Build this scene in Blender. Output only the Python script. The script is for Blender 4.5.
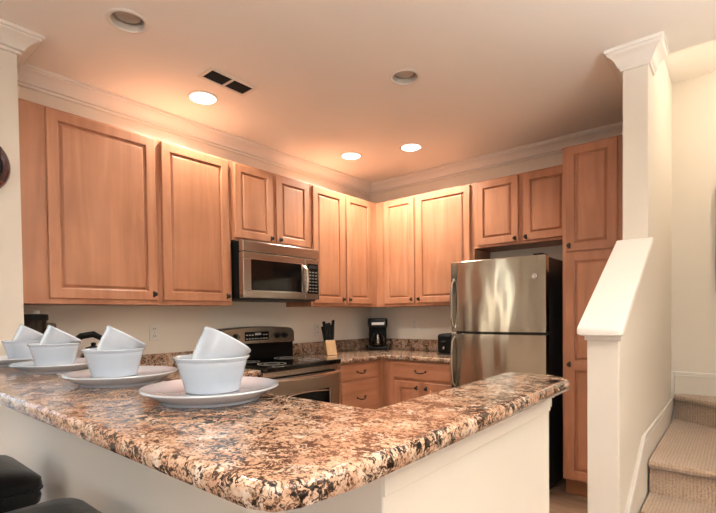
import bpy, bmesh, math, random
from mathutils import Vector, Matrix
random.seed(7)
C = bpy.context.scene.collection
S = bpy.context.scene
PI = math.pi
for o in list(bpy.data.objects): bpy.data.objects.remove(o)

# ------------------------------------------------------------------ camera
CX, CY, CZ = 3.15224, -4.03198, 1.29167
YAW, PIT, ROL, FPX, PPX, PPY = 0.694187, -0.0201894, -0.0116923, 459.2026, 357.221, 324.4307
Fv = Vector((-math.sin(YAW)*math.cos(PIT), math.cos(YAW)*math.cos(PIT), math.sin(PIT)))
Rv = Vector((math.cos(YAW), math.sin(YAW), 0)); Uv = Rv.cross(Fv)
R2 = Rv*math.cos(ROL)+Uv*math.sin(ROL); U2 = -Rv*math.sin(ROL)+Uv*math.cos(ROL)
cam = bpy.data.cameras.new('camera'); camo = bpy.data.objects.new('camera', cam); C.objects.link(camo)
M = Matrix.Identity(4)
for i in range(3):
    M[i][0] = R2[i]; M[i][1] = U2[i]; M[i][2] = -Fv[i]
M[0][3], M[1][3], M[2][3] = CX, CY, CZ
camo.matrix_world = M
cam.sensor_width = 36; cam.sensor_fit = 'HORIZONTAL'; cam.lens = FPX/716*36
cam.shift_x = -(PPX-358)/716; cam.shift_y = (PPY-256.5)/716; cam.clip_start = 0.02
S.camera = camo

# ------------------------------------------------------------------ world, lights, exposure
S.view_settings.view_transform = 'Standard'; S.view_settings.look = 'None'
S.view_settings.gamma = 1; S.view_settings.use_curve_mapping = False
S.view_settings.exposure = 0.68
W = bpy.data.worlds.new('world'); S.world = W; W.use_nodes = True
wn = W.node_tree
sky = wn.nodes.new('ShaderNodeTexSky'); sky.sky_type = 'NISHITA'; sky.sun_disc = False
sky.sun_elevation = math.radians(40); sky.sun_rotation = math.radians(200)
wn.links.new(sky.outputs[0], wn.nodes['Background'].inputs[0]); wn.nodes['Background'].inputs[1].default_value = 0.2

def area(name, loc, direction, sx, sy, watts, col, spread=180):
    l = bpy.data.lights.new(name, 'AREA'); l.shape = 'RECTANGLE'; l.size = sx; l.size_y = sy
    l.energy = watts; l.color = col; l.spread = math.radians(spread)
    o = bpy.data.objects.new(name, l); C.objects.link(o); o.location = loc
    o.rotation_euler = Vector(direction).to_track_quat('-Z', 'Y').to_euler()
    return o
COOL_FILL = (0.80, 0.90, 1.0); WARM = (1.0, 0.90, 0.76)
area('fill_patio_door', (0.22, -4.25, 1.05), (1, 0, 0), 0.8, 2.0, 3.5, COOL_FILL)  # added area lamp behind the invented patio door
area('fill_front_window', (3.6, -8.06, 1.45), (0, 1, 0), 2.3, 1.5, 11, (0.86, 0.93, 1.0))  # added fill lamp at the invented window behind the viewer
area('fill_side_window', (5.26, -4.9, 1.45), (-1, 0, 0), 1.5, 1.3, 9, (0.90, 0.95, 1.0))  # added fill lamp from the right, at an invented side window
CAN_W = 56; ADDED_CAN_W = 5

# ------------------------------------------------------------------ materials
def newmat(name):
    m = bpy.data.materials.new(name); m.use_nodes = True
    return m, m.node_tree, m.node_tree.nodes['Principled BSDF']
def N(t, kind, **kw):
    n = t.nodes.new('ShaderNode'+kind)
    for k, v in kw.items(): setattr(n, k, v)
    return n
def plain(name, col, rough=.5, metal=0, bump=0, bscale=200, coat=0, emis=None, es=0, spec=None):
    m, t, b = newmat(name)
    b.inputs['Base Color'].default_value = (*col, 1); b.inputs['Roughness'].default_value = rough
    b.inputs['Metallic'].default_value = metal; b.inputs['Coat Weight'].default_value = coat
    if spec is not None: b.inputs['Specular IOR Level'].default_value = spec
    if emis: b.inputs['Emission Color'].default_value = (*emis, 1); b.inputs['Emission Strength'].default_value = es
    tc = N(t, 'TexCoord'); nz = N(t, 'TexNoise'); nz.inputs['Scale'].default_value = bscale; nz.inputs['Detail'].default_value = 3
    t.links.new(tc.outputs['Object'], nz.inputs['Vector'])
    mr = N(t, 'MapRange'); mr.inputs[3].default_value = max(rough-.03, 0); mr.inputs[4].default_value = rough+.03
    t.links.new(nz.outputs[0], mr.inputs[0]); t.links.new(mr.outputs[0], b.inputs['Roughness'])
    if bump:
        bp = N(t, 'Bump'); bp.inputs['Strength'].default_value = bump; bp.inputs['Distance'].default_value = .002
        t.links.new(nz.outputs[0], bp.inputs['Height']); t.links.new(bp.outputs[0], b.inputs['Normal'])
    return m
def ramp(t, stops, interp='LINEAR'):
    r = N(t, 'ValToRGB'); cr = r.color_ramp; cr.interpolation = interp
    while len(cr.elements) < len(stops): cr.elements.new(.5)
    for e, (p, c) in zip(cr.elements, stops): e.position = p; e.color = (*c, 1)
    return r
def wood(name, c1, c2, c3, axis='Z', rough=.42, coat=.04):
    m, t, b = newmat(name)
    tc = N(t, 'TexCoord'); mp = N(t, 'Mapping'); oi = N(t, 'ObjectInfo')
    sc = {'Z': (14, 14, 1.3), 'X': (1.3, 14, 14)}[axis]
    mp.inputs['Scale'].default_value = sc
    cb = N(t, 'CombineXYZ'); mu = N(t, 'Math', operation='MULTIPLY'); mu.inputs[1].default_value = 37
    t.links.new(oi.outputs['Random'], mu.inputs[0]); t.links.new(mu.outputs[0], cb.inputs[0]); t.links.new(mu.outputs[0], cb.inputs[2])
    t.links.new(cb.outputs[0], mp.inputs['Location']); t.links.new(tc.outputs['Object'], mp.inputs['Vector'])
    n1 = N(t, 'TexNoise'); n1.inputs['Scale'].default_value = 1.0; n1.inputs['Detail'].default_value = 6; n1.inputs['Distortion'].default_value = .6
    t.links.new(mp.outputs[0], n1.inputs['Vector'])
    n2 = N(t, 'TexNoise'); n2.inputs['Scale'].default_value = 3.2; n2.inputs['Detail'].default_value = 3
    t.links.new(tc.outputs['Object'], n2.inputs['Vector'])
    r1 = ramp(t, [(.28, c1), (.5, c2), (.74, c3)]); t.links.new(n1.outputs[0], r1.inputs[0])
    mx = N(t, 'Mix', data_type='RGBA', blend_type='MULTIPLY'); mx.inputs[0].default_value = .55
    r2 = ramp(t, [(.3, (.74, .70, .66)), (.62, (1, 1, 1))]); t.links.new(n2.outputs[0], r2.inputs[0])
    t.links.new(r1.outputs[0], mx.inputs[6]); t.links.new(r2.outputs[0], mx.inputs[7]); t.links.new(mx.outputs[2], b.inputs['Base Color'])
    b.inputs['Roughness'].default_value = rough; b.inputs['Coat Weight'].default_value = coat; b.inputs['Coat Roughness'].default_value = .25
    return m
def granite(name):
    m, t, b = newmat(name)
    tc = N(t, 'TexCoord'); L = t.links.new
    dn = N(t, 'TexNoise'); dn.inputs['Scale'].default_value = 45; dn.inputs['Detail'].default_value = 5
    L(tc.outputs['Object'], dn.inputs['Vector'])
    va = N(t, 'VectorMath', operation='SCALE'); va.inputs['Scale'].default_value = .05; L(dn.outputs['Color'], va.inputs[0])
    ad = N(t, 'VectorMath', operation='ADD'); L(tc.outputs['Object'], ad.inputs[0]); L(va.outputs[0], ad.inputs[1])
    mp = N(t, 'Mapping'); mp.inputs['Rotation'].default_value = (0, 0, .5); mp.inputs['Scale'].default_value = (1, 1.5, 1.6)
    L(ad.outputs[0], mp.inputs['Vector'])
    v1 = N(t, 'TexVoronoi'); v1.inputs['Scale'].default_value = 120; L(mp.outputs[0], v1.inputs['Vector'])
    sp = N(t, 'SeparateColor'); L(v1.outputs['Color'], sp.inputs[0])
    fk = N(t, 'TexNoise'); fk.inputs['Scale'].default_value = 57; fk.inputs['Detail'].default_value = 5; fk.inputs['Roughness'].default_value = .62; fk.inputs['Distortion'].default_value = 1.1
    L(mp.outputs[0], fk.inputs['Vector'])
    big = N(t, 'TexNoise'); big.inputs['Scale'].default_value = 13; big.inputs['Detail'].default_value = 3; big.inputs['Distortion'].default_value = .8
    L(tc.outputs['Object'], big.inputs['Vector'])
    m1 = N(t, 'Math', operation='MULTIPLY_ADD'); m1.inputs[1].default_value = .42; L(big.outputs[0], m1.inputs[0]); L(fk.outputs[0], m1.inputs[2])
    a2 = N(t, 'Math', operation='MULTIPLY_ADD'); a2.inputs[1].default_value = .10; L(sp.outputs[0], a2.inputs[0]); L(m1.outputs[0], a2.inputs[2])
    rd = ramp(t, [(.660, (.014, .012, .013)), (.692, (.08, .055, .045)), (.717, (.28, .19, .14)), (.76, (1, 1, 1))])
    L(a2.outputs[0], rd.inputs[0])
    bn = N(t, 'TexNoise'); bn.inputs['Scale'].default_value = 24; bn.inputs['Detail'].default_value = 3; bn.inputs['Distortion'].default_value = .6
    L(ad.outputs[0], bn.inputs['Vector'])
    rb = ramp(t, [(.36, (.42, .25, .165)), (.50, (.50, .33, .225)), (.60, (.56, .42, .32)), (.72, (.62, .55, .48))]); L(bn.outputs[0], rb.inputs[0])
    fn = N(t, 'TexNoise'); fn.inputs['Scale'].default_value = 190; fn.inputs['Detail'].default_value = 4; L(tc.outputs['Object'], fn.inputs['Vector'])
    rf = ramp(t, [(.36, (.30, .20, .15)), (.47, (1, 1, 1))]); L(fn.outputs[0], rf.inputs[0])
    m0 = N(t, 'Mix', data_type='RGBA', blend_type='MULTIPLY'); m0.inputs[0].default_value = 1
    L(rb.outputs[0], m0.inputs[6]); L(rd.outputs[0], m0.inputs[7])
    mx = N(t, 'Mix', data_type='RGBA', blend_type='MULTIPLY'); mx.inputs[0].default_value = .8
    L(m0.outputs[2], mx.inputs[6]); L(rf.outputs[0], mx.inputs[7]); L(mx.outputs[2], b.inputs['Base Color'])
    b.inputs['Roughness'].default_value = .13; b.inputs['Specular IOR Level'].default_value = .55
    return m
def steel(name, col=(.46, .42, .375), rough=.24, wav=0.0, grain='h', rot=0):
    m, t, b = newmat(name); L = t.links.new
    b.inputs['Base Color'].default_value = (*col, 1); b.inputs['Metallic'].default_value = 1
    tc = N(t, 'TexCoord'); mp = N(t, 'Mapping'); mp.inputs['Scale'].default_value = (4, 4, 400) if grain == 'h' else (300, 300, 4)
    L(tc.outputs['Object'], mp.inputs['Vector'])
    n = N(t, 'TexNoise'); n.inputs['Scale'].default_value = 1; n.inputs['Detail'].default_value = 2; L(mp.outputs[0], n.inputs['Vector'])
    mr = N(t, 'MapRange'); mr.inputs[3].default_value = rough*.8; mr.inputs[4].default_value = rough*1.25; L(n.outputs[0], mr.inputs[0]); L(mr.outputs[0], b.inputs['Roughness'])
    b.inputs['Anisotropic'].default_value = .55; b.inputs['Anisotropic Rotation'].default_value = rot
    tg = N(t, 'Tangent', direction_type='RADIAL', axis='Z'); L(tg.outputs[0], b.inputs['Tangent'])
    if wav:
        mp2 = N(t, 'Mapping'); mp2.inputs['Scale'].default_value = (5.5, 1, 1.5); L(tc.outputs['Object'], mp2.inputs['Vector'])
        n2 = N(t, 'TexNoise'); n2.inputs['Scale'].default_value = 1.3; n2.inputs['Detail'].default_value = .6; L(mp2.outputs[0], n2.inputs['Vector'])
        bp = N(t, 'Bump'); bp.inputs['Strength'].default_value = 1; bp.inputs['Distance'].default_value = wav
        L(n2.outputs[0], bp.inputs['Height']); L(bp.outputs[0], b.inputs['Normal'])
    return m
def planks(name):
    m, t, b = newmat(name); L = t.links.new
    tc = N(t, 'TexCoord'); br = N(t, 'TexBrick'); br.offset = .37
    br.inputs['Scale'].default_value = 1; br.inputs['Brick Width'].default_value = 1.2; br.inputs['Row Height'].default_value = .16
    br.inputs['Mortar Size'].default_value = .003; br.inputs['Color1'].default_value = (.30, .20, .14, 1); br.inputs['Color2'].default_value = (.40, .28, .20, 1)
    br.inputs['Mortar'].default_value = (.12, .08, .06, 1); L(tc.outputs['Object'], br.inputs['Vector'])
    mp = N(t, 'Mapping'); mp.inputs['Scale'].default_value = (2, 22, 1); L(tc.outputs['Object'], mp.inputs['Vector'])
    n = N(t, 'TexNoise'); n.inputs['Scale'].default_value = 1.4; n.inputs['Detail'].default_value = 6; L(mp.outputs[0], n.inputs['Vector'])
    r = ramp(t, [(.3, (.55, .5, .46)), (.7, (1.1, 1.05, 1))]); L(n.outputs[0], r.inputs[0])
    mx = N(t, 'Mix', data_type='RGBA', blend_type='MULTIPLY'); mx.inputs[0].default_value = 1
    L(br.outputs[0], mx.inputs[6]); L(r.outputs[0], mx.inputs[7]); L(mx.outputs[2], b.inputs['Base Color'])
    b.inputs['Roughness'].default_value = .35
    return m
def carpet(name):
    m, t, b = newmat(name); L = t.links.new
    tc = N(t, 'TexCoord'); n = N(t, 'TexNoise'); n.inputs['Scale'].default_value = 160; n.inputs['Detail'].default_value = 3; L(tc.outputs['Object'], n.inputs['Vector'])
    wv = N(t, 'TexWave', wave_type='BANDS', bands_direction='X'); wv.inputs['Scale'].default_value = 22; wv.inputs['Distortion'].default_value = 1.5; wv.inputs['Detail'].default_value = 2
    L(tc.outputs['Object'], wv.inputs['Vector'])
    ad = N(t, 'Math', operation='MULTIPLY_ADD'); ad.inputs[1].default_value = .14; L(wv.outputs[1], ad.inputs[0]); L(n.outputs[0], ad.inputs[2])
    r = ramp(t, [(.32, (.20, .135, .095)), (.72, (.46, .33, .23))]); L(ad.outputs[0], r.inputs[0]); L(r.outputs[0], b.inputs['Base Color'])
    b.inputs['Roughness'].default_value = .95; b.inputs['Sheen Weight'].default_value = .3
    bp = N(t, 'Bump'); bp.inputs['Strength'].default_value = .8; bp.inputs['Distance'].default_value = .006; L(ad.outputs[0], bp.inputs['Height']); L(bp.outputs[0], b.inputs['Normal'])
    return m
def glass(name, tint=(1, 1, 1), refl=.12):
    m = bpy.data.materials.new(name); m.use_nodes = True; t = m.node_tree; t.nodes.clear()
    o = N(t, 'OutputMaterial'); tr = N(t, 'BsdfTransparent'); tr.inputs[0].default_value = (*tint, 1)
    gl = N(t, 'BsdfGlossy'); gl.inputs['Roughness'].default_value = .03; mx = N(t, 'MixShader')
    fr = N(t, 'LayerWeight'); fr.inputs[0].default_value = .5
    pw = N(t, 'Math', operation='POWER'); pw.inputs[1].default_value = 4; t.links.new(fr.outputs['Facing'], pw.inputs[0])
    ma = N(t, 'Math', operation='MULTIPLY_ADD'); ma.inputs[1].default_value = .7; ma.inputs[2].default_value = .05; t.links.new(pw.outputs[0], ma.inputs[0])
    t.links.new(ma.outputs[0], mx.inputs[0]); t.links.new(tr.outputs[0], mx.inputs[1]); t.links.new(gl.outputs[0], mx.inputs[2]); t.links.new(mx.outputs[0], o.inputs[0])
    return m
MAT = dict(
    wall=plain('cream_wall_paint', (.74, .685, .605), .75, bump=.15, bscale=260),
    ceil=plain('ceiling_paint', (.90, .86, .81), .85, bump=.15, bscale=180),
    trim=plain('white_trim_paint', (.79, .755, .705), .42),
    wood=wood('maple_cabinet_wood', (.345, .143, .072), (.42, .186, .099), (.49, .232, .131)),
    woodh=wood('maple_drawer_wood', (.345, .143, .072), (.42, .186, .099), (.49, .232, .131), 'X'),
    lwood=wood('beech_block_wood', (.50, .31, .15), (.60, .39, .20), (.68, .46, .26)),
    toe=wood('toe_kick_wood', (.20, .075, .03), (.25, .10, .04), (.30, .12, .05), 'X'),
    granite=granite('speckled_granite'),
    steel=steel('brushed_steel'), fsteel=steel('door_steel', (.50, .455, .385), .16, .012, rot=.25),
    chrome=plain('chrome', (.75, .74, .72), .15, 1),
    bronze=plain('dark_bronze', (.015, .010, .008), .45, .3),
    black=plain('black_plastic', (.008, .008, .008), .4, spec=.12),
    gloss=plain('black_gloss', (.004, .004, .004), .08, spec=.35),
    dblack=plain('deep_black_enamel', (.004, .004, .004), .25, spec=.15),
    mattb=plain('black_textured_side', (.008, .008, .009), .55, bump=.3, bscale=500),
    white=plain('white_plastic', (.72, .69, .64), .4),
    china=plain('white_porcelain', (.50, .55, .62), .10, coat=.5),
    leather=plain('black_leather', (.005, .005, .005), .30, bump=.35, bscale=60, spec=.25),
    dwood=plain('black_wood', (.014, .011, .010), .35),
    clockw=plain('mahogany_clock_wood', (.05, .010, .008), .2, coat=.5),
    dial=plain('clock_dial', (.55, .62, .60), .4),
    floor=planks('floor_planks'), carpet=carpet('ribbed_carpet'),
    glass=glass('clear_glass'), smoke=glass('smoky_glass', (.55, .5, .46)),
    gray=plain('gray_print', (.35, .34, .32), .4), dgray=plain('dark_gray', (.03, .03, .03), .5, spec=.2), keys=plain('key_print', (.16, .16, .15), .5, spec=.2),
    vent=plain('vent_shadow', (.015, .014, .013), .8),  # dark colour standing in for shade in the vent and toaster slots
    lamp=plain('lit_lamp', (1, .95, .88), .4, emis=(1, .92, .80), es=6),
    unlit=plain('unlit_lamp', (.50, .46, .42), .5),
    baffle=plain('can_baffle', (.66, .60, .54), .6),
    red=plain('red_paint', (.35, .035, .02), .5), cream=plain('cream_print', (.75, .6, .42), .6),
    coffee=plain('brown_liquid', (.03, .012, .006), .1),
)

# ------------------------------------------------------------------ mesh helpers
class MB:
    def __init__(s): s.bm = bmesh.new()
    def box(s, x0, x1, y0, y1, z0, z1):
        v = [s.bm.verts.new(p) for p in ((x0,y0,z0),(x1,y0,z0),(x1,y1,z0),(x0,y1,z0),(x0,y0,z1),(x1,y0,z1),(x1,y1,z1),(x0,y1,z1))]
        for f in ((3,2,1,0),(4,5,6,7),(0,1,5,4),(1,2,6,5),(2,3,7,6),(3,0,4,7)): s.bm.faces.new([v[i] for i in f])
        return s
    def prism(s, pts, axis, a, b):
        """pts: 2D outline; axis 'x': (y,z) extruded in x; 'y': (x,z); 'z': (x,y)"""
        def P(p, c): return {'x': (c, p[0], p[1]), 'y': (p[0], c, p[1]), 'z': (p[0], p[1], c)}[axis]
        A = [s.bm.verts.new(P(p, a)) for p in pts]; B = [s.bm.verts.new(P(p, b)) for p in pts]
        n = len(pts)
        for i in range(n): s.bm.faces.new((A[i], A[(i+1) % n], B[(i+1) % n], B[i]))
        s.bm.faces.new(A[::-1]); s.bm.faces.new(B); return s
    def rings(s, rs, cap0=True, cap1=True, closed=False):
        R = [[s.bm.verts.new(p) for p in r] for r in rs]; n = len(rs[0])
        rng = range(len(R) if closed else len(R)-1)
        for i in rng:
            a = R[i]; b = R[(i+1) % len(R)]
            for j in range(n): s.bm.faces.new((a[j], a[(j+1) % n], b[(j+1) % n], b[j]))
        if not closed:
            if cap0: s.bm.faces.new(R[0][::-1])
            if cap1: s.bm.faces.new(R[-1])
        return s
    def lathe(s, prof, c=(0,0,0), n=32, axis='z', cap0=True, cap1=True, closed=False, mat=None):
        rs = []
        for r, h in prof:
            ring = []
            for k in range(n):
                a = 2*PI*k/n; u, w = max(r, 1e-5)*math.cos(a), max(r, 1e-5)*math.sin(a)
                p = {'z': (u, w, h), 'y': (u, h, w), 'x': (h, u, w)}[axis]
                p = Vector(p)
                if mat: p = mat @ p
                ring.append(tuple(p+Vector(c)))
            rs.append(ring)
        return s.rings(rs, cap0, cap1, closed)
    def tube(s, pts, r, n=8):
        pts = [Vector(p) for p in pts]; rs = []
        rad = r if isinstance(r, (list, tuple)) else [r]*len(pts)
        up = None
        for i, p in enumerate(pts):
            d = (pts[min(i+1, len(pts)-1)]-pts[max(i-1, 0)]).normalized()
            if up is None: up = d.orthogonal().normalized()
            up = (up-d*up.dot(d)).normalized(); sd = d.cross(up)
            rs.append([tuple(p+(up*math.cos(2*PI*k/n)+sd*math.sin(2*PI*k/n))*rad[i]) for k in range(n)])
        return s.rings(rs)
    def panel(s, x0, x1, z0, z1, yb, prof):
        rs = []
        for ins, d in prof:
            rs.append([(x0+ins, yb-d, z0+ins), (x1-ins, yb-d, z0+ins), (x1-ins, yb-d, z1-ins), (x0+ins, yb-d, z1-ins)])
        return s.rings(rs)
    def build(s, name, mat, parent=None, bevel=0, smooth=True, segs=2, subsurf=0):
        bmesh.ops.recalc_face_normals(s.bm, faces=s.bm.faces)
        me = bpy.data.meshes.new(name); s.bm.to_mesh(me); s.bm.free()
        me.materials.append(MAT[mat] if isinstance(mat, str) else mat)
        o = bpy.data.objects.new(name, me); C.objects.link(o)
        if parent: o.parent = parent
        if bevel:
            b = o.modifiers.new('bevel', 'BEVEL'); b.width = bevel; b.segments = segs; b.limit_method = 'ANGLE'; b.angle_limit = math.radians(35)
        if subsurf:
            u = o.modifiers.new('sub', 'SUBSURF'); u.levels = subsurf; u.render_levels = subsurf
        if smooth:
            for p in me.polygons: p.use_smooth = True
            me.set_sharp_from_angle(angle=math.radians(32))
        return o
def thing(name, label, cat, loc=(0,0,0), rz=0, group=None):
    o = bpy.data.objects.new(name, None); C.objects.link(o); o.location = loc; o.rotation_euler = (0,0,rz)
    o.empty_display_size = .05; o['label'] = label; o['category'] = cat
    if group: o['group'] = group
    return o
def tag(o, label, cat, group=None):
    o['label'] = label; o['category'] = cat
    if group: o['group'] = group
    return o
def struct(o): o['kind'] = 'structure'; return o
def dup(root, loc, rz=None, label=None):
    r = root.copy(); C.objects.link(r); r.location = loc
    if rz is not None: r.rotation_euler = (0,0,rz)
    if label: r['label'] = label
    for ch in list(root.children):
        c = ch.copy(); C.objects.link(c); c.parent = r
        for g in ch.children: d = g.copy(); C.objects.link(d); d.parent = c
    return r
def off(poly, d):
    n = len(poly); out = []
    for i in range(n):
        p, a, b = Vector(poly[i]), Vector(poly[i-1]), Vector(poly[(i+1) % n])
        e1 = (p-a).normalized(); e2 = (b-p).normalized()
        n1 = Vector((-e1.y, e1.x)); n2 = Vector((-e2.y, e2.x)); m = (n1+n2); m = m/m.length_squared*2 if m.length > 1e-6 else n1
        out.append(tuple(p+m*d))
    return out
def slab(poly, z0, z1, r=.012):
    """counter slab with rounded (bullnose) edge; poly is CCW in plan"""
    rs = []
    for d, z in ((r+.003, z0), (r, z0), (r*.3, z0+r*.3), (0, z0+r), (0, z1-r), (r*.08, z1-r*.62), (r*.3, z1-r*.3), (r*.62, z1-r*.08), (r, z1), (r+.003, z1)):
        rs.append([(x, y, z) for x, y in off(poly, d)])
    return MB().rings(rs)
def sweep(path, prof, ztop):
    """sweep (out, z) profile along plan path, room on the right-hand side, mitred"""
    P = [Vector(p) for p in path]; rs = []
    for i, p in enumerate(P):
        ns = []
        if i > 0: e = (p-P[i-1]).normalized(); ns.append(Vector((e.y, -e.x)))
        if i < len(P)-1: e = (P[i+1]-p).normalized(); ns.append(Vector((e.y, -e.x)))
        m = sum(ns, Vector((0, 0))); m = m/m.length_squared*(2 if len(ns) == 2 else 1)
        if len(ns) == 2: pass
        rs.append([(p.x+m.x*o, p.y+m.y*o, ztop+z) for o, z in prof])
    return MB().rings(rs)

# ------------------------------------------------------------------ room shell
H = 2.7165; HS = 2.92
XP0, XP1 = 2.655, 2.776       # stair partition
CANS = [(.89,-3.008), (.469,-2.347), (.483,-.884), (.999,-.703), (1.605,-1.698)]
CANR = .078
struct(MB().box(-.15, 5.4, -8.2, .15, -.1, 0).build('floor', 'floor'))
# ceiling with holes for the cans
bm = bmesh.new(); edges = []
def loop(pts):
    vs = [bm.verts.new((x, y, H)) for x, y in pts]
    return [bm.edges.new((vs[i], vs[(i+1) % len(vs)])) for i in range(len(vs))]
edges += loop([(-.12,-8.12), (5.32,-8.12), (5.32,-.97), (XP1-.01,-.97), (XP1-.01,.12), (-.12,.12)])
ADDED_CANS = [(2.0,-5.3), (3.9,-5.3), (3.9,-3.0), (2.0,-6.9), (3.9,-6.9)]  # extra cans added out of view for fill light
for cx, cy in CANS+ADDED_CANS: edges += loop([(cx+CANR*math.cos(2*PI*k/32), cy+CANR*math.sin(2*PI*k/32)) for k in range(32)])
bmesh.ops.triangle_fill(bm, edges=edges, use_beauty=True)
for f in bm.faces:
    if f.normal.z > 0: f.normal_flip()
b_ = MB(); b_.bm.free(); b_.bm = bm
cl = struct(b_.build('ceiling', 'ceil', smooth=False))
struct(MB().box(XP1-.01, 5.32, -.97, -.94, H, HS).build('ceiling', 'ceil'))
struct(MB().box(XP1-.01, 5.32, -.94, .12, HS, HS+.05).build('ceiling', 'ceil'))
struct(MB().box(-.15, 5.4, -8.2, .15, H+.3, H+.35).build('ceiling', 'ceil'))
struct(MB().box(-.12, 0, -3.322, .12, 0, H+.3).build('wall_left', 'wall'))
struct(MB().box(0, XP1, 0, .12, 0, H+.3).build('wall_back', 'wall'))
struct(MB().box(XP1, 5.32, -.04, .12, 0, H+.3).build('wall_back', 'wall'))
# dining-side left wall; unseen patio door added as a light opening
DY0, DY1, DZ = -4.70, -3.80, 2.1
w = MB().box(.24, .36, DY1, -3.322, 0, H+.3).box(.24, .36, DY0, DY1, DZ, H+.3).box(.24, .36, -8.12, DY0, 0, H+.3).box(-.12, .24, -3.43, -3.322, 0, H+.3)
struct(w.build('wall_left', 'wall'))
fr = struct(MB().box(.25, .37, DY0, DY0+.05, 0, DZ).box(.25, .37, DY1-.05, DY1, 0, DZ).box(.25, .37, DY0+.05, DY1-.05, DZ-.05, DZ).box(.25, .37, DY0+.05, DY1-.05, 0, .05).build('added_door_1', 'trim'))
MB().box(.29, .30, DY0+.05, DY1-.05, .05, DZ-.05).build('added_door_glass', 'glass', fr)
# front wall (behind the viewer) with a window added to bring in light
wx0, wx1, wz0, wz1 = 2.4, 4.8, .7, 2.2
struct(MB().box(.24, wx0, -8.12, -8.0, 0, H+.3).box(wx1, 5.32, -8.12, -8.0, 0, H+.3).box(wx0, wx1, -8.12, -8.0, 0, wz0).box(wx0, wx1, -8.12, -8.0, wz1, H+.3).build('wall_front', 'wall'))
wf = struct(MB().box(wx0, wx0+.05, -8.11, -7.99, wz0, wz1).box(wx1-.05, wx1, -8.11, -7.99, wz0, wz1).box(wx0+.05, wx1-.05, -8.11, -7.99, wz0, wz0+.05).box(wx0+.05, wx1-.05, -8.11, -7.99, wz1-.05, wz1).box(3.58, 3.62, -8.10, -8.0, wz0+.05, wz1-.05).build('added_window_1', 'trim'))
MB().box(wx0+.05, 3.58, -8.045, -8.04, wz0+.05, wz1-.05).box(3.62, wx1-.05, -8.045, -8.04, wz0+.05, wz1-.05).build('added_window_glass', 'glass', wf)
struct(MB().box(5.2, 5.32, -8.0, -5.70, 0, H+.3).box(5.2, 5.32, -4.10, -.04, 0, H+.3).box(5.2, 5.32, -5.70, -4.10, 0, .75).box(5.2, 5.32, -5.70, -4.10, 2.15, H+.3).build('wall_right', 'wall'))  # side window opening added out of view to bring in light
w2 = struct(MB().box(5.19, 5.31, -5.70, -5.65, .75, 2.15).box(5.19, 5.31, -4.15, -4.10, .75, 2.15).box(5.19, 5.31, -5.65, -4.15, .75, .80).box(5.19, 5.31, -5.65, -4.15, 2.10, 2.15).box(5.2, 5.24, -5.65, -4.15, 1.43, 1.47).build('added_window_2', 'trim'))
MB().box(5.215, 5.22, -5.65, -4.15, .80, 1.43).box(5.215, 5.22, -5.65, -4.15, 1.47, 2.10).build('added_window_glass', 'glass', w2)
struct(MB().box(3.70, 3.80, -1.75, -.04, 0, H+.3).build('wall_stair', 'wall'))
# partition with sloping half wall
SL = .566
def capz(y): return 1.222+SL*(y+1.91)
pts = [(-1.91, 0), (0, 0), (0, H+.2), (-1.14, H+.2), (-1.14, capz(-1.14)), (-1.91, capz(-1.91))]
struct(MB().prism(pts, 'x', XP0, XP1).build('wall_partition', 'wall', bevel=.004))
# sloping cap board + mouldings
ang = math.atan(SL); c_ = .032
def sl(y, d): return (y-d*math.sin(ang)*0, capz(y)+d/math.cos(ang))
ye = -1.965
cap = MB()
# board with rounded lower corners, in plan then lifted onto the slope
def capboard(x0, x1, y0, y1, r, zoff, th):
    pl = []
    for cxx, cyy, a0 in ((x1-r, y0+r, -90), (x1, y1, None), (x0, y1, None), (x0+r, y0+r, 180)):
        if a0 is None: pl.append((cxx, cyy))
        else:
            for k in range(7): a = math.radians(a0+15*k); pl.append((cxx+r*math.cos(a), cyy+r*math.sin(a)))
    rs = []
    for d, z in ((.006, 0), (0, .006), (0, th-.010), (.003, th-.003), (.009, th), (.011, th)):
        rs.append([(x, y, capz(y)+zoff+z/math.cos(ang)) for x, y in off(pl, d)])
    return MB().rings(rs)
struct(capboard(2.625, 2.800, ye, -1.142, .02, .001, .030).build('trim_1', 'trim'))
mold = MB()
for lo, w_ in ((-.018, .016), (-.038, .009)):
    yy = -1.91-w_
    mold.box(XP0-w_, XP1+w_, yy, -1.911, capz(-1.91)+lo-.010, capz(-1.91)+lo+.010)
    for xa, xb in ((XP0-w_, XP0-.001), (XP1+.001, XP1+w_)):
        mold.prism([(yy, capz(yy)+lo-.004), (-1.142, capz(-1.142)+lo-.004), (-1.142, capz(-1.142)+lo+.016), (yy, capz(yy)+lo+.016)], 'x', xa, xb)
struct(mold.build('trim_2', 'trim', bevel=.003))
# crown moulding, one mitred run
CP = [(0, -.095), (.010, -.095), (.012, -.084), (.022, -.078), (.027, -.068), (.036, -.052), (.050, -.038), (.064, -.030), (.070, -.026), (.074, -.018), (.080, -.016), (.080, -.001), (0, -.001)]
CPb = [(0,-.098), (.016,-.098), (.017,-.092), (.012,-.089), (.012,-.082), (.026,-.079), (.028,-.070), (.040,-.055), (.058,-.040), (.076,-.031), (.084,-.027), (.088,-.018), (.097,-.016), (.097,-.001), (0,-.001)]
CPc = [(o*.95, z*1.16) for o, z in CP]; CPc[-1] = (0,-.001); CPc[-2] = (.076,-.001)
struct(sweep([(.36,-7.99), (.36,-3.322), (0,-3.322), (0,0), (XP0-.0015,0)], CPb, H).build('trim_3', 'trim'))
struct(sweep([(XP0,-.002), (XP0,-1.14), (XP1,-1.14), (XP1,-.98)], CPc, H).build('trim_6', 'trim'))
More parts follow.
